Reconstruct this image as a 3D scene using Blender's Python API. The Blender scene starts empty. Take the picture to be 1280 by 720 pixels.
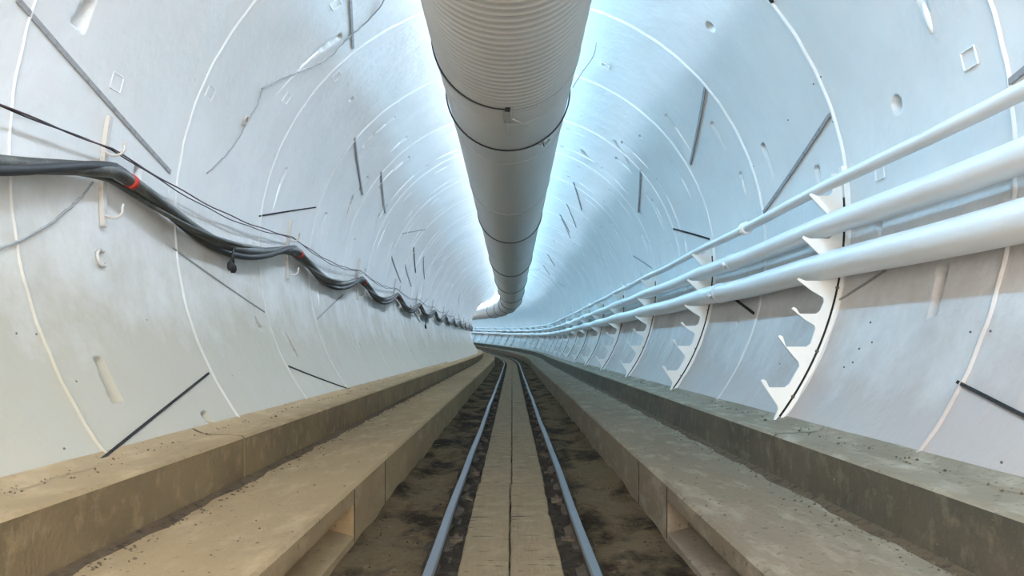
import bpy, bmesh, math, random
import numpy as np
from mathutils import Vector, Matrix
random.seed(7)
rng = np.random.default_rng(11)
C = bpy.context.scene.collection
sc = bpy.context.scene
PI = math.pi
R = 1.83          # lining radius
HC = 0.68         # tunnel axis above eye level
EYE = 0.90        # eye level above trough floor
S0, RC = 31.5, 150.0    # start and radius of the bend to the left
SV, RV = 20.0, 1900.0   # start and radius of the gentle climb
S_BACK, S_END = -3.2, 92.0
RING0, RL = 2.91, 1.427

# ------------------------------------------------------------ path
def frame(s):
    if s <= S0: x, y, ph = 0.0, s, 0.0
    else:
        ph = (s-S0)/RC; x = -RC*(1-math.cos(ph)); y = S0+RC*math.sin(ph)
    z = EYE + (max(0, s-SV)**2)/(2*RV)
    return x, y, z, ph
def W(x, s, h):
    X, Y, Z, ph = frame(s)
    return Vector((X+x*math.cos(ph), Y+x*math.sin(ph), Z+h))
def Mx(x, s, h):
    X, Y, Z, ph = frame(s)
    return Matrix.Translation(W(x, s, h)) @ Matrix.Rotation(ph, 4, 'Z')
def wall_x(h, r=R): return math.sqrt(max(0, r*r-(h-HC)**2))
def wp(a, s, r=R):      # point on lining, a = angle from crown, + to the right
    return W(r*math.sin(a), s, HC+r*math.cos(a))
def hit(px, py):        # (s, a) on the straight lining along a sight line of the survey picture
    dx, dz = (px-640)/1000, (431-py)/1000
    A = dx*dx+dz*dz; B = -2*dz*HC; Cc = HC*HC-R*R
    s = (-B+math.sqrt(B*B-4*A*Cc))/(2*A)
    return s, math.atan2(dx*s, dz*s-HC)

# ------------------------------------------------------------ helpers
def setp(o, label=None, cat=None, group=None, kind=None):
    if label: o['label'] = label
    if cat: o['category'] = cat
    if group: o['group'] = group
    if kind: o['kind'] = kind
    return o
def link(name, me, mat, parent=None, smooth=False):
    o = bpy.data.objects.new(name, me); C.objects.link(o)
    if mat is not None and not me.materials: me.materials.append(mat)
    if parent is not None: o.parent = parent
    if smooth:
        me.polygons.foreach_set('use_smooth', [True]*len(me.polygons))
    return o
def mesh(name, vs, fs):
    me = bpy.data.meshes.new(name); me.from_pydata([tuple(v) for v in vs], [], fs); me.validate(); me.update()
    bm = bmesh.new(); bm.from_mesh(me); bmesh.ops.recalc_face_normals(bm, faces=bm.faces); bm.to_mesh(me); bm.free()
    return me
def empty(name, m):
    o = bpy.data.objects.new(name, None); C.objects.link(o); o.matrix_world = m; o.empty_display_size = .1
    return o
def dup(root, m):
    r = root.copy(); C.objects.link(r); r.matrix_world = m
    for k in ('label', 'group'):
        if k in r: del r[k]
    for ch in list(root.children):
        c = ch.copy(); C.objects.link(c); c.parent = r
    return r
class MB:
    def __init__(s): s.v = []; s.f = []
    def add(s, vs, fs):
        n = len(s.v); s.v += [Vector(v) for v in vs]; s.f += [tuple(i+n for i in f) for f in fs]; return s
    def box(s, x0, x1, y0, y1, z0, z1, bev=0):
        vs = [(x, y, z) for x in (x0, x1) for y in (y0, y1) for z in (z0, z1)]
        return s.add(vs, [(0,1,3,2),(4,6,7,5),(0,4,5,1),(2,3,7,6),(0,2,6,4),(1,5,7,3)])
    def tube(s, pts, r, n=8, caps=True):
        pts = [Vector(p) for p in pts]
        m = len(pts); rs = r if isinstance(r, (list, tuple)) else [r]*m
        t0 = (pts[1]-pts[0]).normalized()
        u = t0.cross(Vector((0,0,1)))
        if u.length < .1: u = t0.cross(Vector((1,0,0)))
        u.normalize(); vs = []
        for i, p in enumerate(pts):
            t = (pts[min(i+1, m-1)]-pts[max(i-1, 0)]).normalized()
            u = (u-t*u.dot(t)).normalized(); w = t.cross(u)
            vs += [p+(u*math.cos(2*PI*k/n)+w*math.sin(2*PI*k/n))*rs[i] for k in range(n)]
        fs = [(i*n+k, i*n+(k+1)%n, (i+1)*n+(k+1)%n, (i+1)*n+k) for i in range(m-1) for k in range(n)]
        if caps: fs += [tuple(range(n)), tuple((m-1)*n+k for k in range(n))]
        return s.add(vs, fs)
    def prism(s, poly, y0, y1):         # (x,z) polygon extruded along y
        n = len(poly)
        return s.add([(x, y0, z) for x, z in poly]+[(x, y1, z) for x, z in poly],
              [tuple(range(n)), tuple(range(2*n-1, n-1, -1))]+[(i, (i+1)%n, n+(i+1)%n, n+i) for i in range(n)])
    def sweep(s, poly, ss):             # (x,h) polygon swept along the tunnel
        n = len(poly); vs = []
        for q in ss: vs += [W(x, q, h) for x, h in poly]
        m = len(ss)
        fs = [(i*n+k, i*n+(k+1)%n, (i+1)*n+(k+1)%n, (i+1)*n+k) for i in range(m-1) for k in range(n)]
        fs += [tuple(range(n)), tuple((m-1)*n+k for k in range(n))]
        return s.add(vs, fs)
    def build(s, name, mat, parent=None, smooth=False):
        return link(name, mesh(name, s.v, s.f), mat, parent, smooth)
def steps(a, b, d=1.0):
    n = max(1, int(math.ceil((b-a)/d))); return [a+(b-a)*i/n for i in range(n+1)]
ORD = ['nearest', 'second', 'third', 'fourth', 'fifth', 'sixth', 'seventh', 'eighth', 'ninth', 'tenth', 'eleventh', 'twelfth']

# ------------------------------------------------------------ materials
def mat(name, base, rough=.6, metal=0, noise=None, bump=None, spec=.3):
    m = bpy.data.materials.new(name); m.use_nodes = True
    nt = m.node_tree; b = nt.nodes['Principled BSDF']
    b.inputs['Base Color'].default_value = (*base, 1); b.inputs['Roughness'].default_value = rough
    b.inputs['Metallic'].default_value = metal; b.inputs['Specular IOR Level'].default_value = spec
    tc = nt.nodes.new('ShaderNodeTexCoord'); src = tc.outputs['Object']
    last = None
    if noise:
        for (scale, stretch, col, lo, hi, det) in noise:
            mp = nt.nodes.new('ShaderNodeMapping'); mp.inputs['Scale'].default_value = stretch
            nt.links.new(src, mp.inputs['Vector'])
            n = nt.nodes.new('ShaderNodeTexNoise'); n.inputs['Scale'].default_value = scale
            n.inputs['Detail'].default_value = det; n.inputs['Roughness'].default_value = .65
            nt.links.new(mp.outputs['Vector'], n.inputs['Vector'])
            mr = nt.nodes.new('ShaderNodeMapRange'); mr.inputs['From Min'].default_value = lo; mr.inputs['From Max'].default_value = hi
            nt.links.new(n.outputs['Fac'], mr.inputs['Value'])
            mx = nt.nodes.new('ShaderNodeMix'); mx.data_type = 'RGBA'
            nt.links.new(mr.outputs['Result'], mx.inputs['Factor'])
            if last is None: mx.inputs['A'].default_value = (*base, 1)
            else: nt.links.new(last, mx.inputs['A'])
            mx.inputs['B'].default_value = (*col, 1); last = mx.outputs['Result']
        nt.links.new(last, b.inputs['Base Color'])
    if bump:
        prev = None
        for (scale, stretch, dist, det) in bump:
            mp = nt.nodes.new('ShaderNodeMapping'); mp.inputs['Scale'].default_value = stretch
            nt.links.new(src, mp.inputs['Vector'])
            n = nt.nodes.new('ShaderNodeTexNoise'); n.inputs['Scale'].default_value = scale; n.inputs['Detail'].default_value = det
            nt.links.new(mp.outputs['Vector'], n.inputs['Vector'])
            bp = nt.nodes.new('ShaderNodeBump'); bp.inputs['Distance'].default_value = dist; bp.inputs['Strength'].default_value = 1
            nt.links.new(n.outputs['Fac'], bp.inputs['Height'])
            if prev: nt.links.new(prev, bp.inputs['Normal'])
            prev = bp.outputs['Normal']
        nt.links.new(prev, b.inputs['Normal'])
    m['last'] = 0
    return m, nt, b, last
def wall_mat(name, dirt_dim_top, dirt_dim_amt, tint, dcol=(.50, .43, .31)):
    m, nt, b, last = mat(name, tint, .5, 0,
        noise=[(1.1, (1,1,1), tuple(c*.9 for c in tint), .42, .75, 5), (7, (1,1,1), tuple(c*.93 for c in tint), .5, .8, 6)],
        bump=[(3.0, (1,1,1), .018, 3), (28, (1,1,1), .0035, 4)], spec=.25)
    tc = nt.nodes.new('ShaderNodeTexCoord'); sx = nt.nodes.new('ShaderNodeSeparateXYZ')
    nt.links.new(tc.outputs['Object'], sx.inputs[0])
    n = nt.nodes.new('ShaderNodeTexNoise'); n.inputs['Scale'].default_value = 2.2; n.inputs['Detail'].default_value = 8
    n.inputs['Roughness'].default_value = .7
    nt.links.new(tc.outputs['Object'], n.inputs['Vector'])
    # floor dust, its colour deepened to paint weaker light on the lower wall; noisy edge
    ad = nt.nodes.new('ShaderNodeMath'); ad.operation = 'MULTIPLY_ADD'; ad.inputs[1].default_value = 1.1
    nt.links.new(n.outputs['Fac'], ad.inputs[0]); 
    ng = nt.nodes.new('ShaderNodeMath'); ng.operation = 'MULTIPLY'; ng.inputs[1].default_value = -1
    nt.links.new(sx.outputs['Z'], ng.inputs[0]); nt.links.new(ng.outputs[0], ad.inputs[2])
    mr = nt.nodes.new('ShaderNodeMapRange'); mr.inputs['From Min'].default_value = .55-dirt_dim_top; mr.inputs['From Max'].default_value = .55-dirt_dim_top+.75
    mr.inputs['To Max'].default_value = dirt_dim_amt
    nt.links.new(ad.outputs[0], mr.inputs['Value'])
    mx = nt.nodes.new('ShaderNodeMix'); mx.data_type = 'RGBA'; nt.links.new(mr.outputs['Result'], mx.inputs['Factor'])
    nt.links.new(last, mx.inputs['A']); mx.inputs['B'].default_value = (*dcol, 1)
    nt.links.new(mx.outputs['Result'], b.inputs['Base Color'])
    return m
M = {}
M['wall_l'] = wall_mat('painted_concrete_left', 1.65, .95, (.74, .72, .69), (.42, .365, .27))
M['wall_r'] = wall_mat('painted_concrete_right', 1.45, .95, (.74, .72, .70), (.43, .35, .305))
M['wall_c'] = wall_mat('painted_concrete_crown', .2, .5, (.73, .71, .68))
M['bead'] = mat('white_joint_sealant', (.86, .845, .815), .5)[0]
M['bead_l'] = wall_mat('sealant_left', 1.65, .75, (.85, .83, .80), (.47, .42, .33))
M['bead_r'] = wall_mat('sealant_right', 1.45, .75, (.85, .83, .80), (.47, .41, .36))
M['strip'] = mat('grey_packer', (.33, .32, .32), .8, noise=[(30, (1,1,1), (.22,.21,.21), .5, .7, 3)])[0]
M['gap'] = mat('black_gasket', (.022, .02, .018), .8, bump=[(60, (1,1,1), .01, 2)])[0]
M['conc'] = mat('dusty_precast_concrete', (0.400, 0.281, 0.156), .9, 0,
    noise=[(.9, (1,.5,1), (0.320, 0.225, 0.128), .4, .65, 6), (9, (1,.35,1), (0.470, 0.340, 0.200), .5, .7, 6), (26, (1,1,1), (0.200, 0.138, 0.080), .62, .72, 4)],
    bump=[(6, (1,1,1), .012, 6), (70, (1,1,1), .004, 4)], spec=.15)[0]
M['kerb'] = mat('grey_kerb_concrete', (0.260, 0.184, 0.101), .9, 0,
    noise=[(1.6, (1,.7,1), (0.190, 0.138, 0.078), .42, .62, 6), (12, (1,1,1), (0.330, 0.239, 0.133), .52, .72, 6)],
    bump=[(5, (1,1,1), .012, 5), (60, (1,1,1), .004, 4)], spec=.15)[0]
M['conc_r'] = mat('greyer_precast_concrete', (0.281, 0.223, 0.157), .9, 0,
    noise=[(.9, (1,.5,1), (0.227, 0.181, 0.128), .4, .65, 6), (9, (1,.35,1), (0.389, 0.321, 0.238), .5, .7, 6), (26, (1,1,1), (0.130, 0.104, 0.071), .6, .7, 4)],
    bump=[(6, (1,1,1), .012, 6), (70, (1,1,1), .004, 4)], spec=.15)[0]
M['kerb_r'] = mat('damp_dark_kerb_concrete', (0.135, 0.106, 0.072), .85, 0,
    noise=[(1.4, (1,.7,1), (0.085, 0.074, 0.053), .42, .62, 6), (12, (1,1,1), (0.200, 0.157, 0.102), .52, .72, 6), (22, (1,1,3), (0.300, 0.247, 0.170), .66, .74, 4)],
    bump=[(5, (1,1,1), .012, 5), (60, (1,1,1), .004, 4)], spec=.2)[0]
M['floor'] = mat('muddy_trough', (0.136, 0.096, 0.054), .95, 0,
    noise=[(1.7, (1.6,.8,1), (0.028, 0.020, 0.012), .45, .58, 6), (14, (1,1,1), (0.176, 0.129, 0.077), .56, .7, 6), (40, (1,1,1), (0.072, 0.052, 0.032), .6, .7, 3)],
    bump=[(4, (1,1,1), .03, 7), (40, (1,1,1), .012, 5)], spec=.1)[0]
M['mud'] = mat('dark_damp_dirt', (.045, .035, .026), .95, 0, noise=[(12, (1,1,1), (.11,.085,.06), .5, .7, 6)], bump=[(14, (1,1,1), .03, 6)], spec=.1)[0]
M['damp'] = mat('damp_brown_dirt', (.13, .09, .055), .9, 0, noise=[(18, (1,1,1), (.06,.042,.028), .5, .65, 6)], bump=[(20, (1,1,1), .02, 6)], spec=.1)[0]
M['wood'] = mat('weathered_timber', (0.280, 0.203, 0.122), .85, 0,
    noise=[(2.0, (6,.5,1), (0.235, 0.175, 0.105), .4, .65, 7), (7, (1,1,1), (0.340, 0.258, 0.156), .5, .7, 5), (10, (.7,4,1), (0.080, 0.058, 0.037), .62, .66, 3)],
    bump=[(20, (6,.4,1), .006, 5)], spec=.15)[0]
M['rail'] = mat('worn_rail_steel', (.27, .29, .32), .5, .75, noise=[(9, (1,.4,1), (.28,.30,.33), .5, .75, 5)])[0]
M['rust'] = mat('rusty_rail_web', (.10, .075, .055), .85, 0, noise=[(14, (1,1,1), (.17,.13,.09), .45, .7, 5)])[0]
M['duct'] = mat('pale_painted_duct', (.62, .59, .545), .42, 0, noise=[(2.2, (1,.3,1), (.56,.53,.485), .45, .75, 4)], spec=.4)[0]
M['band'] = mat('dark_duct_band', (.16, .15, .14), .6)[0]
M['wire'] = mat('black_wire', (.03, .03, .03), .6)[0]
M['rwire'] = mat('dark_red_wire', (.085, .045, .045), .6)[0]
M['gwire'] = mat('grey_painted_wire', (.34, .34, .33), .6)[0]
M['cable'] = mat('dark_rubber_cable', (.045, .044, .036), .5, 0, noise=[(6, (1,1,1), (.13,.125,.10), .5, .7, 6)], bump=[(50, (1,1,1), .003, 3)], spec=.4)[0]
M['cable2'] = mat('black_rubber_cable', (.02, .02, .019), .55, spec=.35)[0]
M['red'] = mat('red_tape', (.55, .05, .035), .6)[0]
M['pipe'] = mat('white_painted_pipe', (.78, .76, .74), .35, 0, noise=[(5, (1,.3,1), (.70,.67,.64), .5, .75, 6)], bump=[(22, (1,.3,1), .003, 4)], spec=.45)[0]
M['brk'] = mat('white_painted_bracket', (.82, .80, .76), .5, 0, noise=[(8, (1,1,1), (.74,.73,.70), .55, .75, 5)])[0]
M['hang'] = mat('painted_hanger_steel', (.60, .56, .51), .5, 0, noise=[(14, (1,1,1), (.34,.28,.22), .52, .66, 5)])[0]
M['bolt'] = mat('dull_bolt_steel', (.14, .12, .11), .6, .3)[0]
M['stone'] = mat('grit', (.17, .125, .08), .95, 0, noise=[(30, (1,1,1), (.10,.08,.06), .45, .6, 2)])[0]
M['house'] = mat('lamp_housing', (.7, .7, .7), .5)[0]
def emis(name, col, st):
    m = bpy.data.materials.new(name); m.use_nodes = True; nt = m.node_tree; nt.nodes.clear()
    e = nt.nodes.new('ShaderNodeEmission'); e.inputs[0].default_value = (*col, 1); e.inputs[1].default_value = st
    o = nt.nodes.new('ShaderNodeOutputMaterial'); nt.links.new(e.outputs[0], o.inputs[0]); return m
L_L, L_R = 38.0, 35.0
M['led_l'] = emis('cool_white_led', (.62, .785, 1.0), L_L)
M['led_r'] = emis('cyan_white_led', (.29, .66, 1.0), L_R)

# ------------------------------------------------------------ lining
ringS = [RING0+RL*k for k in range(-4, 63)]
# pockets: (s, a, half length, half width, depth, direction of the deep end along a, roundness)
pockets = []
def pocket_px(p0, p1, wpx, depth=.045, rnd=0):   # p0 shallow tail, p1 deep end
    s0, a0 = hit(*p0); s1, a1 = hit(*p1)
    pockets.append((s0, a0, s1, a1, wpx*1.2, depth*1.35, rnd))
for t in [((121,446),(147,503),.032,.05), ((272,538),(254,516),.030,.04), ((125,-25),(96,34),.035,.05),
          ((376,84),(426,44),.022,.04), ((454,184),(475,160),.020,.04), ((482,222),(503,202),.018,.035),
          ((345,246),(358,210),.018,.035), ((318,396),(326,412),.02,.03), ((170,232),(172,207),.030,.04),
          ((434,268),(441,244),.02,.035), ((465,290),(474,268),.02,.035), ((356,415),(372,446),.02,.03),
          ((1163,398),(1178,332),.030,.055), ((1158,18),(1147,-14),.028,.04), ((908,188),(889,154),.024,.045),
          ((854,173),(832,144),.018,.04), ((967,222),(952,180),.02,.04), ((1024,238),(1020,208),.026,.045),
          ((909,436),(923,402),.022,.04), ((1100,300),(1098,278),.02,.03), ((782,197),(768,176),.018,.03),
          ((822,268),(806,240),.02,.04), ((742,205),(728,188),.018,.03), ((930,232),(925,216),.02,.03)]:
    pocket_px(t[0], t[1], t[2], t[3])
for (x, y, r, d) in [(888,34,.034,.05), (1120,131,.042,.06), (439,124,.022,.04), (801,172,.022,.035), (1262,250,.03,.03)]:
    s, a = hit(x, y); pockets.append((s, a-.012, s, a+.012, r, d, 1))
base_angles = [-2.02, -1.74, -1.36, -1.02, -.72, -.40, .42, .74, 1.06, 1.38, 1.70, 2.0]
for k, rs in enumerate(ringS):
    if rs < 6.6 or rs > 40: continue
    off = .13*((k*5) % 4)
    for a in base_angles:
        for q in (.22, .78):
            if random.random() < .12: continue
            aa = a+off*(1 if a > 0 else -1)*.8+random.uniform(-.03, .03)
            if abs(aa) > 2.1: continue
            L = random.uniform(.04, .10); s = rs+RL*q+random.uniform(-.04, .04)
            sg = 1 if a > 0 else -1
            w = random.uniform(.016, .026)*(1+.02*rs)
            pockets.append((s, aa+sg*L, s+random.uniform(-.02,.02), aa-sg*L, w, random.uniform(.03,.045), 0))
# s grid, denser close by, with a line on every ring joint
sg = [S_BACK]
while sg[-1] < S_END:
    s = sg[-1]
    d = .10 if s < 2.2 else .013 if s < 4.6 else .018 if s < 7 else .028 if s < 12 else .045 if s < 20 else .09 if s < 42 else .3
    sg.append(s+d)
sg = np.array(sg)
fr = np.array([frame(s) for s in sg])
def lining(name, a0, a1, da, m, label=None):
    na = int((a1-a0)/da)+1
    A = np.linspace(a0, a1, na)
    D = np.zeros((len(sg), na))
    for (s0, p0, s1, p1, w, dep, rnd) in pockets:
        mg = w*2
        i0, i1 = np.searchsorted(sg, [min(s0, s1)-mg, max(s0, s1)+mg])
        j0, j1 = np.searchsorted(A, [min(p0, p1)-mg/R, max(p0, p1)+mg/R])
        if i1 <= i0 or j1 <= j0: continue
        S, AA = np.meshgrid(sg[i0:i1], A[j0:j1], indexing='ij')
        ux, uy = s1-s0, (p1-p0)*R; L = math.hypot(ux, uy)+1e-9; ux /= L; uy /= L
        du = (S-s0)*ux+(AA-p0)*R*uy; dv = -(S-s0)*uy+(AA-p0)*R*ux
        if rnd:
            q = np.sqrt(((du-L/2))**2+dv**2)/w
            dd = dep*np.clip((1-q)*4, 0, 1)
        else:
            t = du/L; hw = w*(.6+.4*np.clip(t, 0, 1))
            e = .004
            dd = dep*(.30+.70*np.clip(t, 0, 1)**2)*np.clip(t*L/.012, 0, 1)*np.clip((1-t)*L/e, 0, 1)*np.clip((hw-np.abs(dv))/e, 0, 1)
        D[i0:i1, j0:j1] = np.maximum(D[i0:i1, j0:j1], dd)
    # gentle irregularity of the cast segments
    S, AA = np.meshgrid(sg, A, indexing='ij')
    k = np.floor((S-RING0)/RL); D += .003*np.sin(k*12.9898+AA*1.3)
    r = R+D
    x = r*np.sin(AA); h = HC+r*np.cos(AA)
    c, sn = np.cos(fr[:, 3])[:, None], np.sin(fr[:, 3])[:, None]
    V = np.stack([fr[:, 0][:, None]+x*c, fr[:, 1][:, None]+x*sn, fr[:, 2][:, None]+h], -1).reshape(-1, 3)
    n, mm = len(sg), na
    I = (np.arange(n-1)[:, None]*mm+np.arange(mm-1)[None, :]).ravel()
    F = np.stack([I, I+1, I+mm+1, I+mm], -1)
    me = bpy.data.meshes.new(name)
    me.vertices.add(len(V)); me.vertices.foreach_set('co', V.astype(np.float32).ravel())
    me.loops.add(F.size); me.loops.foreach_set('vertex_index', F.astype(np.int32).ravel())
    me.polygons.add(len(F)); me.polygons.foreach_set('loop_start', (np.arange(len(F))*4).astype(np.int32))
    me.polygons.foreach_set('use_smooth', np.ones(len(F), bool))
    me.update(calc_edges=True)
    o = link(name, me, m); o['kind'] = 'structure'
    return o
DA = .0046
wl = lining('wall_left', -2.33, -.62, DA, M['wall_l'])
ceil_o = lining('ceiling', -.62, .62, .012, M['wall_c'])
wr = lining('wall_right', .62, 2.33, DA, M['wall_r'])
setp(wl, 'curved white painted concrete lining on the left'); setp(wr, 'curved white painted concrete lining on the right')
setp(ceil_o, 'curved crown of the white tunnel lining above the duct')

def owner(a): return wl if a < -.62 else wr if a > .62 else ceil_o
# ring joints: raised white sealant bead, per wall and ring
for k, rs in enumerate(ringS):
    if rs < .8 or rs > 62: continue
    for (a0, a1, ow, n) in [(-2.20, -.62, wl, 48), (-.62, .62, ceil_o, 36), (.62, 2.20, wr, 48)]:
        b = MB(); 
        hw = .0065 if rs < 3.5 else .010
        vs = []; fs = []
        for i in range(n+1):
            a = a0+(a1-a0)*i/n
            wob = .0035*math.sin(i*1.7+k*2.1)+.002*math.sin(i*.6+k)
            for (ds, r) in ((-hw*1.5, R+.004), (-hw*.6, R-.0085), (hw*.6, R-.0085), (hw*1.5, R+.004)):
                vs.append(wp(a, rs+ds+wob, r))
        for i in range(n):
            for j in range(3): fs.append((i*4+j, i*4+j+1, (i+1)*4+j+1, (i+1)*4+j))
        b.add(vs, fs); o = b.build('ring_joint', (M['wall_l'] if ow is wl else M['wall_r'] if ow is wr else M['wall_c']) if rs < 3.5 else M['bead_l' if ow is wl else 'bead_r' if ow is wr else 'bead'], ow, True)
# slanted segment joints
def seg_strip(s0, a0, s1, a1, w, mkey):
    n = 14; vs = []; fs = []
    ux, uy = s1-s0, (a1-a0)*R; L = math.hypot(ux, uy); ux /= L; uy /= L
    for i in range(n+1):
        t = i/n; s = s0+(s1-s0)*t; a = a0+(a1-a0)*t
        for (q, r) in ((-w, R+.004), (-w, R-.008), (w, R-.008), (w, R+.004)):
            vs.append(wp(a+q*ux/R, s-q*uy, r))
    for i in range(n):
        for j in range(3): fs.append((i*4+j, i*4+j+1, (i+1)*4+j+1, (i+1)*4+j))
    fs += [(0,1,2,3), (n*4, n*4+1, n*4+2, n*4+3)]
    b = MB().add(vs, fs); am = (a0+a1)/2
    b.build('segment_joint', M[mkey], owner(am))
for (p, q, w, mk) in [((20,-2),(212,215),.011,'strip'), ((123,577),(260,467),.006,'gap'), ((437,-20),(441,60),.009,'strip'),
        ((323,270),(394,259),.005,'gap'), ((443,172),(453,243),.009,'strip'), ((476,215),(481,266),.009,'strip'),
        ((215,310),(330,390),.004,'strip'), ((396,399),(429,368),.007,'strip'), ((360,458),(437,487),.005,'gap'),
        ((489,320),(501,353),.009,'strip'), ((506,331),(514,358),.009,'strip'), ((882,108),(863,205),.010,'strip'),
        ((1038,143),(955,265),.011,'strip'), ((1300,72),(1262,103),.012,'strip'), ((801,213),(798,265),.011,'strip'),
        ((842,286),(888,299),.008,'gap'), ((919,374),(943,392),.010,'gap'), ((1198,478),(1300,530),.0065,'gap'),
        ((1108,338),(1050,375),.004,'strip'), ((717,228),(727,262),.010,'strip'), ((792,320),(815,335),.009,'strip'),
        ((700,268),(712,290),.010,'strip'), ((958,-10),(966,3),.012,'gap')]:
    s0, a0 = hit(*p); s1, a1 = hit(*q); seg_strip(s0, a0, s1, a1, w, mk)
for k, rs in enumerate(ringS):
    if rs < 11 or rs > 26: continue
    for a, sl in [(-1.25, .05), (-.75, -.06), (.8, .06), (1.3, -.05)]:
        aa = a+.3*((k*3) % 3-1)
        if random.random() < .6: continue
        seg_strip(rs, aa, rs+RL, aa+sl*3*random.choice((1, -1)), .005, 'strip' if random.random() < .7 else 'gap')
# raised white slivers added to paint lit highlights on the pockets' shallow ends
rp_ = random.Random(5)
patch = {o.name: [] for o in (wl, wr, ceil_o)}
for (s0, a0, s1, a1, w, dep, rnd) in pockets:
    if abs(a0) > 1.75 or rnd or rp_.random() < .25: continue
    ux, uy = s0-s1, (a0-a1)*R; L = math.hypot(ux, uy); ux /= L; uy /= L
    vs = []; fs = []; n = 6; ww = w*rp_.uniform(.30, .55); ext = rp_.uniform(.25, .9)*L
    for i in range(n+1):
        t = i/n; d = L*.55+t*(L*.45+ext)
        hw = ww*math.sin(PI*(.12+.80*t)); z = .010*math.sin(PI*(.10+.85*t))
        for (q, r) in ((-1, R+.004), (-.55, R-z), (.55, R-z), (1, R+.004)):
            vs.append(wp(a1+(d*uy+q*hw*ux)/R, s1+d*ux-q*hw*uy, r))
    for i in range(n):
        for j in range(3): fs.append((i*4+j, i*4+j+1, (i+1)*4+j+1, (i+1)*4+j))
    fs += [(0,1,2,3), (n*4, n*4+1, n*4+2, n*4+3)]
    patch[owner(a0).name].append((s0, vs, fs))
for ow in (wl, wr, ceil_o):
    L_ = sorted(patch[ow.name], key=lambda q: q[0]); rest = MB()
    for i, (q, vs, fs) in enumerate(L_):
        if i < 90: MB().add(vs, fs).build('tail_highlight', M['bead'], ow, True)
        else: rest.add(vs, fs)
    if rest.v: rest.build('tail_highlight', M['bead'], ow, True)['kind'] = 'stuff'
# raised outline plates cast in the segments
for (x, y) in [(1212,73), (145,103), (262,116), (421,95), (1100,215), (358,122), (757,82), (420,5)]:
    s, a = hit(x, y); hs, ha = .045, .035/R
    b = MB()
    q = [(s-hs, a-ha), (s+hs, a-ha), (s+hs, a+ha), (s-hs, a+ha), (s-hs, a-ha)]
    b.tube([wp(a_, s_, R-.002) for s_, a_ in q], .004, 5)
    b.build('cast_outline', M['bead'], owner(a))
# small bolt holes (dark plugs)
for (x, y) in [(20,417),(45,418),(80,561),(1213,415),(1238,414),(1088,403),(1066,453),(1074,436),(1090,428),(1055,459),(183,400),(942,208),
               (95,477),(290,470),(1252,578),(1026,96),(1017,105),(1041,152),(243,100),(252,107),(742,14),(985,150),(975,455)]:
    s, a = hit(x, y)
    c = wp(a, s, R-.001); n_ = (wp(a, s, R-.1)-c).normalized()
    b = MB().tube([c-n_*.003, c+n_*.002], .0042, 8); b.build('bolt_hole', M['bolt'], owner(a))
# cast lifting loops
for (x, y, rr, lab, a_from, a_to) in [(124,323,.036,'cast loop below the nearest cable hanger', .9, 5.6), (305,150,.028,'cast loop high on the left wall', 0, 6.0)]:
    s, a = hit(x, y)
    b = MB(); n = 18
    b.tube([wp(a+rr*math.sin(a_from+(a_to-a_from)*i/n)/R, s+rr*math.cos(a_from+(a_to-a_from)*i/n), R-.012) for i in range(n+1)], .007, 7)
    o = b.build('lifting_loop', M['hang'], wl, True); o['label'] = lab

# ------------------------------------------------------------ floor, ledges, kerbs
SS = steps(S_BACK, S0, 1.2)+steps(S0, S_END, 1.0)[1:]
ssf = steps(S_BACK, 12, .05)+steps(12, S_END, .5)[1:]
# trough floor as a lumpy sheet
xs = np.linspace(-.76, .76, 60); b = MB(); vs = []; fs = []
for i, s in enumerate(ssf):
    for x in xs:
        lump = .010*math.sin(x*13+s*2.1)+.008*math.sin(s*5.3+x*7)+.006*math.sin(s*11-x*23)
        edge = .03*max(0, (abs(x)-.55)/.2)
        vs.append(W(x, s, -.905+lump*.8+edge-.02*(abs(x) < .36)))
n = len(xs)
for i in range(len(ssf)-1):
    for j in range(n-1): fs.append((i*n+j, i*n+j+1, (i+1)*n+j+1, (i+1)*n+j))
f = b.add(vs, fs).build('floor', M['floor'], None, True); f['kind'] = 'structure'; f['label'] = 'muddy trough floor between the concrete ledges'
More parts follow.
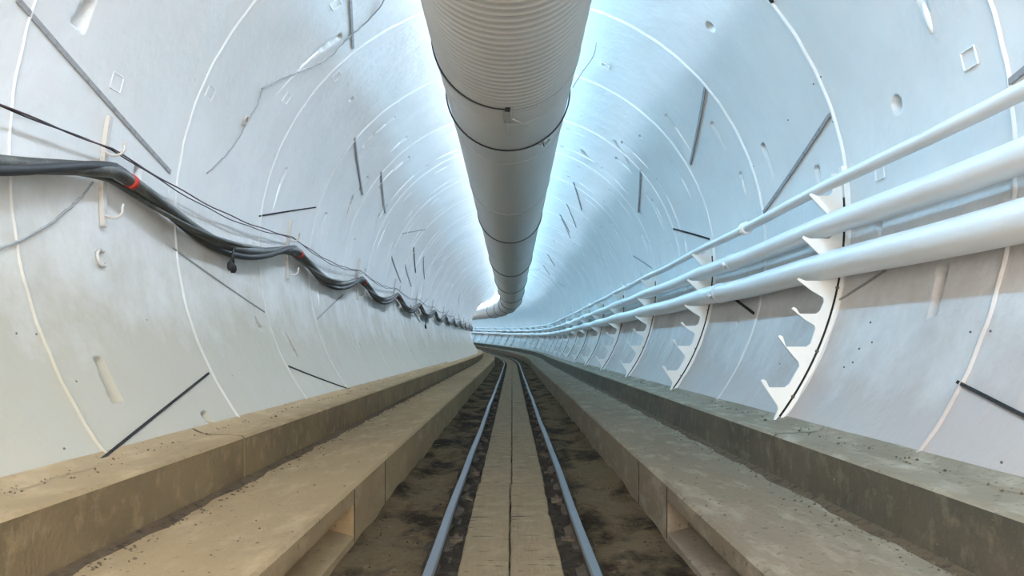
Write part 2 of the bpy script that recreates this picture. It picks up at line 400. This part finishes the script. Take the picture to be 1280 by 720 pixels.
# dark dirt packed between rails and planks
mb = MB(); vs = []; fs = []; xs2 = np.linspace(-.50, .50, 52)
for i, s in enumerate(ssf):
    for x in xs2:
        vs.append(W(x, s, -.900+.008*math.sin(s*9+x*31)+.006*math.sin(s*17-x*43)+(.016*math.sin(s*3.3+x*11)+.010*math.sin(s*7.7-x*5)-.055*(abs(x)-.32)/.18 if abs(x) > .32 else 0)))
n = len(xs2)
for i in range(len(ssf)-1):
    for j in range(n-1): fs.append((i*n+j, i*n+j+1, (i+1)*n+j+1, (i+1)*n+j))
mb.add(vs, fs).build('packed_dirt', M['mud'], f, True)
NICHE = {-1: (1.3, 3.57), 1: (1.3, 3.63)}
for side, nm in ((-1, 'trim_1'), (1, 'trim_2')):
    full = [(.704, -.95), (.704, -.642), (.716, -.63), (1.32, -.625), (1.42, -.95)]
    full = [(side*x, h) for x, h in full]
    n0, n1 = NICHE[side]
    b = MB(); b.sweep(full, [S_BACK, n0]); b.sweep(full, [n1]+[s for s in steps(n1, S_END, 1.0)[1:]])
    ci = [(.704, -.95), (.704, -.855), (.815, -.825), (.83, -.715), (.704, -.705), (.704, -.642), (.716, -.63), (1.32, -.625), (1.42, -.95)]
    b.sweep([(side*x, h) for x, h in ci], [n0, n1])
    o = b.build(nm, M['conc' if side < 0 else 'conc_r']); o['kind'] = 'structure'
    o['label'] = 'sandy concrete ledge on the %s of the track with a recess in its near face' % ('left' if side < 0 else 'right')
    # formwork joints in the face of the ledge
    for s in [n1, 4.43]:
        j = MB().box(-.002, .002, -.002, .002, -.245, -.01).build('panel_joint', M['mud'], None)
        j.matrix_world = Mx(side*.703, s, -.635); j.parent = o
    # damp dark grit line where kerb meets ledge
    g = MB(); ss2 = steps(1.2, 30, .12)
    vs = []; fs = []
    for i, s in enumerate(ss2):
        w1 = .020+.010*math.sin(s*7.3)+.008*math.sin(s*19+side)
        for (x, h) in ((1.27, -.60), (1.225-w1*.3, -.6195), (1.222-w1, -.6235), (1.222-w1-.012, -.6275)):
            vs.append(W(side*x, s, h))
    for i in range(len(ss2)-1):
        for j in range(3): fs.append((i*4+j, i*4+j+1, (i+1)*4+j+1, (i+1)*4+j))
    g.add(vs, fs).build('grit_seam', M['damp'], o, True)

for side, word in ((-1, 'left'), (1, 'right')):
    off = 3.7 if side < 0 else 3.78
    k = 0; s = off-4.9
    while s < 80:
        s0, s1 = s+.010, s+4.9-.010
        poly = [(1.238, -.632), (1.238, -.432), (1.250, -.42), (1.50, -.408), (1.30, -.632)]
        b = MB(); b.sweep([(side*x, h) for x, h in poly], steps(s0, s1, .7))
        rootM = Matrix.Translation(W(side*1.3, (s0+s1)/2, -.63))
        b.v = [rootM.inverted() @ v for v in b.v]
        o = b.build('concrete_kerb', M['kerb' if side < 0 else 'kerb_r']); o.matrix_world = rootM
        o.data.materials.append(M['conc' if side < 0 else 'conc_r'])     # dust settled on the flat top
        for p in o.data.polygons:
            if abs(p.normal.z) > .6 and p.center.z > .15: p.material_index = 1
        if k < 6: lab = 'low grey concrete kerb block along the foot of the %s wall, %s from the camera' % (word, ORD[k])
        else: lab = 'far grey concrete kerb blocks along the %s wall beyond the sixth' % word
        setp(o, lab, 'kerb', 'kerb blocks along the %s wall' % word if k < 6 else 'far kerb blocks along the %s wall' % word)
        # dusty rough lip of dirt where kerb meets wall
        if k < 4:
            ss2 = steps(max(s0, 1.5), s1, .06); vs = []; fs = []
            for i, q in enumerate(ss2):
                w1 = .025+.012*math.sin(q*6.1+side)+.008*math.sin(q*17)
                for (x, h) in ((1.52, -.38), (1.485-w1*.25, -.388), (1.475-w1, -.404), (1.46-w1*1.6, -.4115)):
                    vs.append(rootM.inverted() @ W(side*x, q, h))
            for i in range(len(ss2)-1):
                for j in range(3): fs.append((i*4+j, i*4+j+1, (i+1)*4+j+1, (i+1)*4+j))
            MB().add(vs, fs).build('dirt_fillet', M['conc' if side < 0 else 'conc_r'], o, True)
        s += 4.9; k += 1

# gravel crumbs: stuff
def crumbs(name, n, sampler, label, mk='stone'):
    b = MB()
    T = [(1,0,0),(-1,0,0),(0,1,0),(0,-1,0),(0,0,1),(0,0,-1)]
    F = [(0,2,4),(2,1,4),(1,3,4),(3,0,4),(2,0,5),(1,2,5),(3,1,5),(0,3,5)]
    for _ in range(n):
        x, s, h, r = sampler(); c = W(x, s, h)
        rot = Matrix.Rotation(random.random()*6, 3, 'Z')
        sc_ = [r*random.uniform(.6, 1.3), r*random.uniform(.6, 1.3), r*random.uniform(.4, .8)]
        b.add([c+rot @ Vector((v[0]*sc_[0], v[1]*sc_[1], v[2]*sc_[2])) for v in T], F)
    return setp(b.build(name, M[mk]), label, 'grit', None, 'stuff')
def near(a, b_, p=1.6): return a+(b_-a)*random.random()**p
def smp_ledge():
    side = random.choice((-1, 1)); d = abs(random.gauss(0, .05))
    return side*(1.225-d), near(1.8, 16), -.624, random.uniform(.002, .008)
def smp_ledge2():
    side = random.choice((-1, 1))
    return side*random.uniform(.73, 1.2), near(1.8, 14), -.628, random.uniform(.002, .007)
def smp_kerb():
    side = random.choice((-1, 1))
    return side*(1.45-abs(random.gauss(0, .05))), near(2.2, 14), -.408, random.uniform(.002, .008)
def smp_trough():
    x = random.choice((-1, 1))*random.choice((random.uniform(.215, .275), random.uniform(.35, .70), random.gauss(.66, .03)))
    x = max(-.70, min(.70, x))
    return x, near(2.2, 14), -.893, random.uniform(.002, .007)
crumbs('loose_grit', 1500, smp_ledge, 'dark crumbs of grit scattered on the ledges along the kerbs')
crumbs('loose_grit', 260, smp_ledge2, 'sparse specks of grit on the open tops of the two ledges')
crumbs('loose_grit', 380, smp_kerb, 'fine grit on top of the kerbs at the foot of the walls')
crumbs('loose_grit', 1500, smp_trough, 'dirt clods and grit lying in the trough beside the rails', 'mud')

# ------------------------------------------------------------ rails and planks
for side, word in ((-1, 'left'), (1, 'right')):
    x0 = .306
    def rp(pl, ss, dd=0):
        b = MB(); n = len(pl); vs = []
        for q in ss:
            wob = .003*math.sin(q*1.1+side)+.0015*math.sin(q*2.7)
            vs += [W(side*(x0+x+wob*(1 if side > 0 else -1)), q, h) for x, h in pl]
        m = len(ss)
        fs = [(i*n+k, i*n+(k+1)%n, (i+1)*n+(k+1)%n, (i+1)*n+k) for i in range(m-1) for k in range(n)]
        return b.add(vs, fs+[tuple(range(n)), tuple((m-1)*n+k for k in range(n))])
    ss = steps(-1.5, 14, .12)+steps(14, S_END-2, .5)[1:]
    root = empty('track_rail', Matrix.Translation((side*x0, 0, EYE-.91)))
    head = [(-.018, -.842), (-.020, -.826), (-.015, -.819), (.015, -.819), (.020, -.826), (.018, -.842), (.006, -.85), (-.006, -.85)]
    web = [(-.048, -.915), (-.048, -.905), (-.008, -.897), (-.007, -.849), (.007, -.849), (.008, -.897), (.048, -.905), (.048, -.915)]
    for nm, pl, mk in (('rail_head', head, 'rail'), ('rail_web', web, 'rust')):
        b = rp(pl, ss); b.v = [v-Vector((side*x0, 0, EYE-.91)) for v in b.v]
        b.build(nm, M[mk], root)
    # rail clips
    for i in range(12):
        q = 2.72+.95*i
        b = MB().box(-.03, .03, -.03, .03, -.012, .012); b.box(-.012, .012, -.012, .012, .010, .024)
        b.tube([(0, 0, .02), (0, 0, .032)], .007, 8)
        c = b.build('rail_clip', M['rust'], root); c.matrix_local = Matrix.Translation((-side*.05, q, .012))
    setp(root, 'worn steel rail on the %s side of the timber planks, curving left in the distance' % word, 'rail', 'pair of narrow gauge rails')
col_x = {'left': (-.201, -.004), 'right': (.002, .203)}
for word in ('left', 'right'):
    s = 5.0-3.53*2+ (0 if word == 'left' else 0)
    k = -1
    while s < 76:
        xa, xb = col_x[word]
        if k <= 0 and s < 4: xa, xb = xa-.008, xb-.008
        jit = random.uniform(-.003, .003)
        s0, s1 = s+.008, s+3.53-.008
        p0 = Matrix.Translation(W((xa+xb)/2, (s0+s1)/2, -.89))
        nn = 36; b = MB(); vs = []; fs = []
        rr = random.Random(k*7+len(word))
        for i in range(nn+1):
            q = s0+(s1-s0)*i/nn
            ja = rr.uniform(-.0025, .0025); jb = rr.uniform(-.0025, .0025)
            if word == 'right' and k == 0 and i in (13, 27): jb -= .01
            tz = -.868+jit+.002*math.sin(q*2+xa*9)
            for (x, h) in ((xa+ja+.002, -.905), (xa+ja, tz-.006), (xa+ja+.006, tz), (xb+jb-.006, tz), (xb+jb, tz-.006), (xb+jb-.002, -.905)):
                vs.append(p0.inverted() @ W(x, q, h))
        n = 6
        fs = [(i*n+j, i*n+(j+1)%n, (i+1)*n+(j+1)%n, (i+1)*n+j) for i in range(nn) for j in range(n)]+[tuple(range(n)), tuple(nn*n+j for j in range(n))]
        if s1 > 1.9:
            o = b.add(vs, fs).build('timber_plank', M['wood']); o.matrix_world = p0
            kk = k
            if kk < 5:
                setp(o, 'weathered timber plank between the rails, %s column, %s from the camera' % (word, ORD[max(0, kk)]), 'plank', 'planks between the rails, %s column' % word)
            else:
                setp(o, 'far timber planks between the rails in the %s column, beyond the fifth' % word, 'plank', 'far planks, %s column' % word)
        s += 3.53; k += 1

# ------------------------------------------------------------ duct
DX, DH, DR = -.03, 1.90, .45
dp = []
s = 1.2
ds_ = []
while s < 12: ds_.append(s); s += .0085
while s < S_END-2: ds_.append(s); s += .35
ds_ = np.array(ds_); na = 72
ang = np.arange(na)/na*2*PI
rt = np.zeros((len(ds_), na))
for i, s in enumerate(ds_):
    if s < 12:
        ph = (s+ang/(2*PI)*.066)/.066; q = ph-np.floor(ph)
        fade = 1.0 if s < 4.7 else max(.12, 1-(s-4.7)*.8)
        rt[i] = DR+.008*fade*np.exp(-((q-.5)/.09)**2)+.0012*np.sin(s*2.6)
    else: rt[i] = DR
fd = np.array([frame(s) for s in ds_])
sagd = np.array([.012*math.sin(s*1.1) for s in ds_])
x = DX+rt*np.sin(ang)[None, :]; h = DH+rt*np.cos(ang)[None, :]+sagd[:, None]
c, sn = np.cos(fd[:, 3])[:, None], np.sin(fd[:, 3])[:, None]
V = np.stack([fd[:, 0][:, None]+x*c, fd[:, 1][:, None]+x*sn, fd[:, 2][:, None]+h], -1).reshape(-1, 3)
fs = [(i*na+k, i*na+(k+1) % na, (i+1)*na+(k+1) % na, (i+1)*na+k) for i in range(len(ds_)-1) for k in range(na)]
root = empty('ventilation_duct', Matrix.Translation(W(DX, 6, DH)))
V = V-np.array(W(DX, 6, DH))[None, :]
dme = bpy.data.meshes.new('duct_tube'); dme.from_pydata(V.tolist(), [], fs); dme.update()
link('duct_tube', dme, M['duct'], root, True)
def duct_ring(sq, rad, tr, mk, name, tilt=0, parent=None, a0=0, a1=2*PI, n=72):
    b = MB()
    pts = [W(DX+rad*math.sin(a0+(a1-a0)*i/n), sq+tilt*math.cos(a0+(a1-a0)*i/n), DH+.012*math.sin(sq*1.1)+rad*math.cos(a0+(a1-a0)*i/n)) for i in range(n+1)]
    b.tube(pts, tr, 7)
    if parent is not None:
        o = parent.matrix_world.translation; b.v = [v-o for v in b.v]
    return b.build(name, M[mk], parent, True)
k = 0; s = 5.97
bands = [11.35, 16.9, 22.4, 27.8, 33.2, 38.6, 44, 49.4]
for i, s in enumerate(bands): duct_ring(s, DR+.004, .008+.0003*s, 'band', 'joint_band', 0, root)
for s in (5.25, 6.45, 8.9, 14.1, 19.6): duct_ring(s, DR+.001, .004, 'duct', 'seam_ridge', 0, root)
setp(root, 'large pale round ventilation duct hanging under the tunnel crown and turning left far away', 'duct')
o = duct_ring(5.97, DR+.012, .0062, 'wire', 'strap_wire', .03)
setp(o, 'thick black wire looped under the duct, the farther and lower of the two loops', 'wire')
o = duct_ring(4.86, DR+.010, .0045, 'wire', 'strap_wire', 0, None, -PI*.42, -PI*1.0, 40)
setp(o, 'thin black wire running up the left side of the duct from the clip', 'wire')
o = duct_ring(4.98, DR+.010, .0022, 'gwire', 'strap_wire', .10)
setp(o, 'thin faint grey wire around the duct crossing behind the metal clip', 'wire')
# clip with two tails under the duct
cb = W(DX, 4.86, DH-DR-.008)
root = empty('wire_clip', Matrix.Translation(cb))
b = MB().tube([(-.03, 0, .0), (-.028, .15, -.012), (-.02, .28, -.014), (.022, .28, -.014), (.028, .15, -.012), (.03, 0, 0), (-.03, 0, 0)], .006, 6); b.build('clip_body', M['hang'], root, True)
MB().tube([(-.012, 0, -.012), (.016, .005, -.012)], .015, 8).build('clip_knot', M['wire'], root, True)
MB().tube([(-.01, .26, -.012), (.012, .62, -.016)], .0045, 6).build('wire_tail', M['hang'], root, True)
MB().tube([(.028, .2, -.012), (.06, .26, -.01), (.13, .44, .004)], .005, 6).build('wire_tail', M['hang'], root, True)
setp(root, 'small grey metal clip with two wire tails on the underside of the duct', 'clip')
# twisted knot on the lower loop
kb = W(DX+.26, 5.97, DH-.395)
root = empty('wire_knot', Matrix.Translation(kb))
MB().tube([(-.05, 0, .0), (-.02, -.01, -.015), (0, -.02, .01), (.02, -.01, -.01), (.05, 0, .03)], .007, 6).build('wire_coil', M['gwire'], root, True)
MB().tube([(0, -.01, 0), (.01, -.02, -.03)], .004, 6).build('wire_tail', M['wire'], root, True)
setp(root, 'small twisted wire knot on the lower right of the duct loop', 'knot')
# wires at the crown
def wire(pts, r, mk, name, label, n=6, jit=0):
    P = [Vector(p) for p in pts]; out = []
    for i in range(len(P)-1):
        p0, p1, p2, p3 = P[max(i-1, 0)], P[i], P[i+1], P[min(i+2, len(P)-1)]
        for q in range(n):
            t = q/n
            v = .5*((2*p1)+(p2-p0)*t+(2*p0-5*p1+4*p2-p3)*t*t+(3*p1-p0-3*p2+p3)*t**3)
            out.append(v+Vector((random.uniform(-jit, jit), random.uniform(-jit, jit), random.uniform(-jit, jit))))
    out.append(P[-1])
    return setp(MB().tube(out, r, 6).build(name, M[mk], None, True), label, 'wire')
def onwall(x, y, d=.012):
    s, a = hit(x, y); return wp(a, s, R-d)
wire([onwall(746,52), W(.62, 6.1, 2.2), W(.53, 6.05, 2.06), W(.455, 6.0, 1.93)], .0045, 'gwire', 'hanger_wire', 'slack grey wire from the crown lining down to the right side of the duct')
wire([onwall(x, y) for x, y in [(484,-12),(470,12),(452,30),(430,50),(410,70),(392,80),(372,88),(350,97),(336,104),(325,110)]], .0055, 'gwire', 'wall_wire',
     'grey wire running down the upper left lining past a bolt pocket', jit=.004)
wire([onwall(x, y) for x, y in [(325,110),(320,128),(308,150),(296,172),(278,196),(256,216)]], .0035, 'gwire', 'wall_wire',
     'thin grey wire hanging through the small loop on the upper left lining', jit=.003)
wire([onwall(x, y, .015) for x, y in [(112,228),(100,244),(85,258),(62,277),(40,291),(15,304),(-25,318)]], .0045, 'gwire', 'wall_wire',
     'painted wire slanting from behind the nearest hanger to the left edge', jit=.002)

# ------------------------------------------------------------ LED strips above the duct
for side, word, mk in ((-1, 'left', 'led_l'), (1, 'right', 'led_r')):
    xx = DX*.5+side*.30; hh = HC+math.sqrt((R-.020)**2-xx*xx)
    org = W(xx, 0, hh)
    root = empty('light_strip', Matrix.Translation(org))
    def sw(pl, nm, m_):
        b = MB().sweep(pl, steps(S_BACK, S_END-3, 1.5)); b.v = [v-org for v in b.v]; b.build(nm, M[m_], root)
    ua = math.asin(xx/R); e_x, e_h = math.sin(ua), math.cos(ua); t_x, t_h = math.cos(ua), -math.sin(ua)
    def rect(w_, d0, d1):
        return [(xx+e_x*d0-t_x*w_, hh+e_h*d0-t_h*w_), (xx+e_x*d0+t_x*w_, hh+e_h*d0+t_h*w_), (xx+e_x*d1+t_x*w_, hh+e_h*d1+t_h*w_), (xx+e_x*d1-t_x*w_, hh+e_h*d1-t_h*w_)]
    sw(rect(.028, -.006, .014), 'housing', 'house')
    sw(rect(.022, -.026, -.0065), 'diffuser', mk)
    setp(root, 'long bright light strip on the crown above the upper %s edge of the duct' % word, 'light', 'light strips above the duct')

# ------------------------------------------------------------ pipes
def pipe(x, h, r, name, label, couplings, sag, cr):
    ss = steps(.6, 30, .24)+steps(30, S_END-3, .8)[1:]
    org = W(x, 2, h); root = empty(name, Matrix.Translation(org))
    def pos(s):
        u = (s-4.34)/(2*RL); d = sag*math.sin(PI*(u-math.floor(u)))**2
        return W(x+.004*math.sin(s*.9), s, h-d)
    b = MB().tube([pos(s)-org for s in ss], r, 24); b.build('pipe_tube', M['pipe'], root, True)
    for s in couplings:
        b = MB(); 
        b.tube([pos(s-.045)-org, pos(s-.03)-org, pos(s+.03)-org, pos(s+.045)-org], [r*1.05, r*cr, r*cr, r*1.05], 20)
        c = pos(s)-org
        for (dx, dz) in ((-1, -.2), (1, .2)):
            q = c+Vector((dx*r*1.25, 0, dz*r*1.25))
            b.box(q.x-r*.25, q.x+r*.25, q.y-.018, q.y+.018, q.z-.012, q.z+.012)
            b.tube([q+Vector((0, 0, -.03)), q+Vector((0, 0, .03))], .006, 7)
        b.build('pipe_coupling', M['pipe'], root, True)
    setp(root, label, 'pipe', 'pipes along the right wall')
pipe(1.672, .843, .031, 'service_pipe', 'thinnest white pipe along the right wall, topmost of the three', [5.72, 11.4, 17.1, 22.8, 28.5], .012, 1.5)
pipe(1.700, .642, .060, 'service_pipe', 'middle white pipe along the right wall, between the thin and the lowest pipe', [6.15, 12.0, 17.9, 23.8], .012, 1.12)
pipe(1.700, .425, .075, 'service_pipe', 'thickest white pipe along the right wall, lowest of the three', [6.5, 12.4, 18.2, 24.1], .012, 1.10)

# ------------------------------------------------------------ hook brackets
tips = [(1.614, .805), (1.575, .572), (1.549, .345), (1.519, .187), (1.445, .035), (1.354, -.204)]
def xsp(h): return wall_x(h, R-.082)
poly = [(wall_x(.93, R-.034), .93), (xsp(.93), .925)]
for i, (tx, th) in enumerate(tips):
    td = (0, 0, 0, .022, .048, .030)[i]
    nx = tips[i+1][1] if i < 5 else -.40
    tray = th+.003-td
    poly += [(xsp(th+.045), th+.045), (xsp(th)-.006, tray+.018), (xsp(th)-.028, tray), (tx+.040, tray), (tx+.022, th+.010), (tx+.006, th+.018), (tx-.004, th+.008)]
    e = max(th-.15, nx+.050)
    xe = xsp(e) if i < 5 else xsp(e)+.03
    poly += [(tx+(xe-tx)*.55, th-(th-e)*.50), (xe-.004, e+.02), (xe, e)]
poly += [(xsp(-.40)+.045, -.407)]
lowh = -.407
for i in range(25):
    hq = lowh+(.93-lowh)*i/24
    poly.append((wall_x(hq, R-.034), hq))
poly = poly[:-1]
BX, BH = 1.47, -.41
def mk_bracket():
    root = empty('pipe_bracket', Mx(BX, 4.34, BH))
    b = MB().prism([(x-BX, h-BH) for x, h in poly], -.006, .006); b.build('hook_plate', M['brk'], root)
    # flange along the lining
    def arc(r0, r1, y0, y1, nm, m_, a_lo=-.405, a_hi=.97):
        n = 24; b = MB(); vs = []; fs = []
        for i in range(n+1):
            hq = a_lo+(a_hi-a_lo)*i/n
            t = math.acos((hq-HC)/R)
            for (r, y) in ((r0, y0), (r1, y0), (r1, y1), (r0, y1)):
                vs.append((r*math.sin(t)-BX, y, HC+r*math.cos(t)-BH))
        for i in range(n):
            for j in range(4): fs.append((i*4+j, i*4+(j+1) % 4, (i+1)*4+(j+1) % 4, (i+1)*4+j))
        fs += [(0,1,2,3), tuple(n*4+j for j in range(4))]
        b.add(vs, fs).build(nm, M[m_], root)
    arc(R-.024, R-.001, -.010, .03, 'back_flange', 'brk')
    arc(R-.035, R-.024, -.009, .006, 'gap_seal', 'gap', -.405, .80)
    for hq in (.90, .30, -.05, -.3):
        t = math.acos((hq-HC)/R); r = R-.03
        x, z = r*math.sin(t)-BX, HC+r*math.cos(t)-BH
        MB().tube([(x, -.03, z), (x-.016*math.sin(t), -.03, z-.016*math.cos(t))], .008, 6).build('bolt', M['bolt'], root)
    return root
br = mk_bracket()
for k in range(25):
    s = RING0+RL*(1+2*k)
    o = br if k == 0 else dup(br, Mx(BX, s, BH))
    if k < 8: setp(o, 'white six-hook steel bracket carrying the right wall pipes, %s from the camera' % ORD[k], 'bracket', 'pipe brackets on the right wall')
    else: setp(o, 'far white hook brackets under the pipes on the right wall beyond the eighth', 'bracket', 'far pipe brackets on the right wall')

# ------------------------------------------------------------ cable hangers, left
SH0, SHD = 3.55, 2.92
HB = .52
def mk_hanger():
    root = empty('cable_hanger', Mx(-wall_x(HB), SH0, HB))
    x0 = -wall_x(HB)
    n = 8; b = MB(); vs = []; fs = []
    for i in range(n+1):
        hq = .525+(1.015-.525)*i/n; xw = -wall_x(hq)
        for (dx, y) in ((.004, -.016), (.024, -.016), (.024, .016), (.004, .016)): vs.append((xw+dx-x0, y, hq-HB))
    for i in range(n):
        for j in range(4): fs.append((i*4+j, i*4+(j+1) % 4, (i+1)*4+(j+1) % 4, (i+1)*4+j))
    fs += [(0,1,2,3), tuple(n*4+j for j in range(4))]
    b.add(vs, fs).build('back_bar', M['hang'], root)
    for hq in (.872, .595):
        xw = -wall_x(hq)+.012; rr = .040
        pts = [(xw-x0, 0, hq-.01-HB)]
        for i in range(9):
            t = PI*.9+ (PI*2.12-PI*.9)*i/8
            pts.append((xw+.045+rr*math.cos(t)*1.1-x0, .0, hq+rr*math.sin(t)*.8-HB))
        pts.append((xw+.045+rr*1.2-x0, 0, hq+.03-HB))
        MB().tube(pts, .006, 8).build('hook', M['hang'], root, True)
    for hq in (.99, .54):
        xw = -wall_x(hq)+.008
        MB().tube([(xw-x0, 0, hq-HB), (xw+.014-x0, 0, hq-HB)], .009, 6).build('bolt', M['bolt'], root)
    return root
hg = mk_hanger()
for k in range(15):
    s = SH0+SHD*k
    o = hg if k == 0 else dup(hg, Mx(-wall_x(HB), s, HB))
    if k < 6: setp(o, 'slim steel cable hanger with hooks on the left wall, %s from the camera' % ORD[k], 'cable hanger', 'cable hangers on the left wall')
    else: setp(o, 'far slim cable hangers on the left wall beyond the sixth', 'cable hanger', 'far cable hangers on the left wall')
def cab(s, hh, sagv, first, p=1.25):
    u = (s-SH0)/SHD; u = u-math.floor(u)
    sv = first if s < SH0 else sagv
    return hh-sv*math.sin(PI*u)**p
cs = steps(1.3, 30, .07)+steps(30, 80, .25)[1:]
def cabpath(fn): return [fn(s) for s in cs]
org = W(-1.76, SH0, .7)
root = empty('power_cable', Matrix.Translation(org))
def main_h(s): return cab(s, .765, .15, .20)
MB().tube([W(-1.765+.012*math.cos(2*PI*(s-SH0)/SHD), s, main_h(s))-org for s in cs], .031, 14).build('cable_sheath', M['cable'], root, True)
for k in range(5):
    s = SH0+SHD*k+.13
    c0, c1 = [W(-1.765+.012, q, main_h(q))-org for q in (s-.02, s+.02)]
    MB().tube([c0, c1], .0335, 14).build('tape_band', M['red'], root, True)['label'] = 'red tape band'
setp(root, 'thick dark rubber cable drooping from hanger to hanger along the left wall', 'cable')
def tw(ph, rr, hoff, f):
    return [W(-1.762+rr*math.cos(s*f+ph), s, main_h(s)+hoff+rr*math.sin(s*f+ph)) for s in cs]
o = MB().tube(tw(0, .034, -.012, 2.15), .020, 10).build('power_cable', M['cable2'], None, True); setp(o, 'black cable twisted around the thick drooping cable on the left wall', 'cable')
o = MB().tube(tw(2.6, .036, -.006, 2.15), .013, 8).build('power_cable', M['cable'], None, True); setp(o, 'slimmer grey cable running beside the thick drooping cable', 'cable')
def thin(hh, sg_, ph, amp):
    return [W(-1.772+amp*math.cos(s*9+ph), s, cab(s, hh, sg_, .05, 1.0)+amp*math.sin(s*9+ph)) for s in cs if s < 60]
o = MB().tube(thin(.868, .055, 0, .003), .0038, 6).build('signal_wire', M['rwire'], None, True); setp(o, 'thin dark red wire strung above the thick cable, resting in the top hooks', 'wire')
o = MB().tube(thin(.866, .075, 3.1, .003), .0032, 6).build('signal_wire', M['wire'], None, True); setp(o, 'thin black wire entwined with the dark red wire above the thick cable', 'wire')
# hanging plugs
def plug(s, label, L=.12, sc_=1):
    top = W(-1.735, s, main_h(s)-.02)
    root = empty('cable_plug', Matrix.Translation(top))
    for (dx, dy, l2) in ((0, 0, L), (.0, -.05, L*.9)):
        MB().tube([(0, 0, 0), (dx*.5, dy*.4, -l2*.5), (dx, dy, -l2)], .0075, 7).build('lead', M['cable2'], root, True)
        MB().tube([(dx, dy, -l2+.01), (dx, dy, -l2-.005), (dx, dy, -l2-.03), (dx, dy, -l2-.048)], [.009, .019, .021, .012], 10).build('plug_body', M['cable2'], root, True)
    setp(root, label, 'plug')
plug(4.98, 'pair of black plugs dangling below the sagging thick cable nearest the camera', .10)
plug(16.1, 'small dark lead dangling from the thick cable in the middle distance', .26)

# ------------------------------------------------------------ camera and world
cam = bpy.data.cameras.new('camera'); co = bpy.data.objects.new('camera', cam); C.objects.link(co)
co.location = (0, 0, EYE); co.rotation_euler = (PI/2, 0, 0)
cam.sensor_width = 36; cam.lens = 28.125; cam.shift_y = 71/1280; cam.clip_start = .05
sc.camera = co
w = bpy.data.worlds.new('warm_fill_world'); sc.world = w; w.use_nodes = True  # warm fill light added from behind the camera, through the open tunnel end
w.node_tree.nodes['Background'].inputs[0].default_value = (1.0, .93, .84, 1)
w.node_tree.nodes['Background'].inputs[1].default_value = 5.0
sc.view_settings.view_transform = 'Standard'; sc.view_settings.look = 'None'
sc.view_settings.gamma = 1; sc.view_settings.use_curve_mapping = False
sc.view_settings.exposure = 1.08
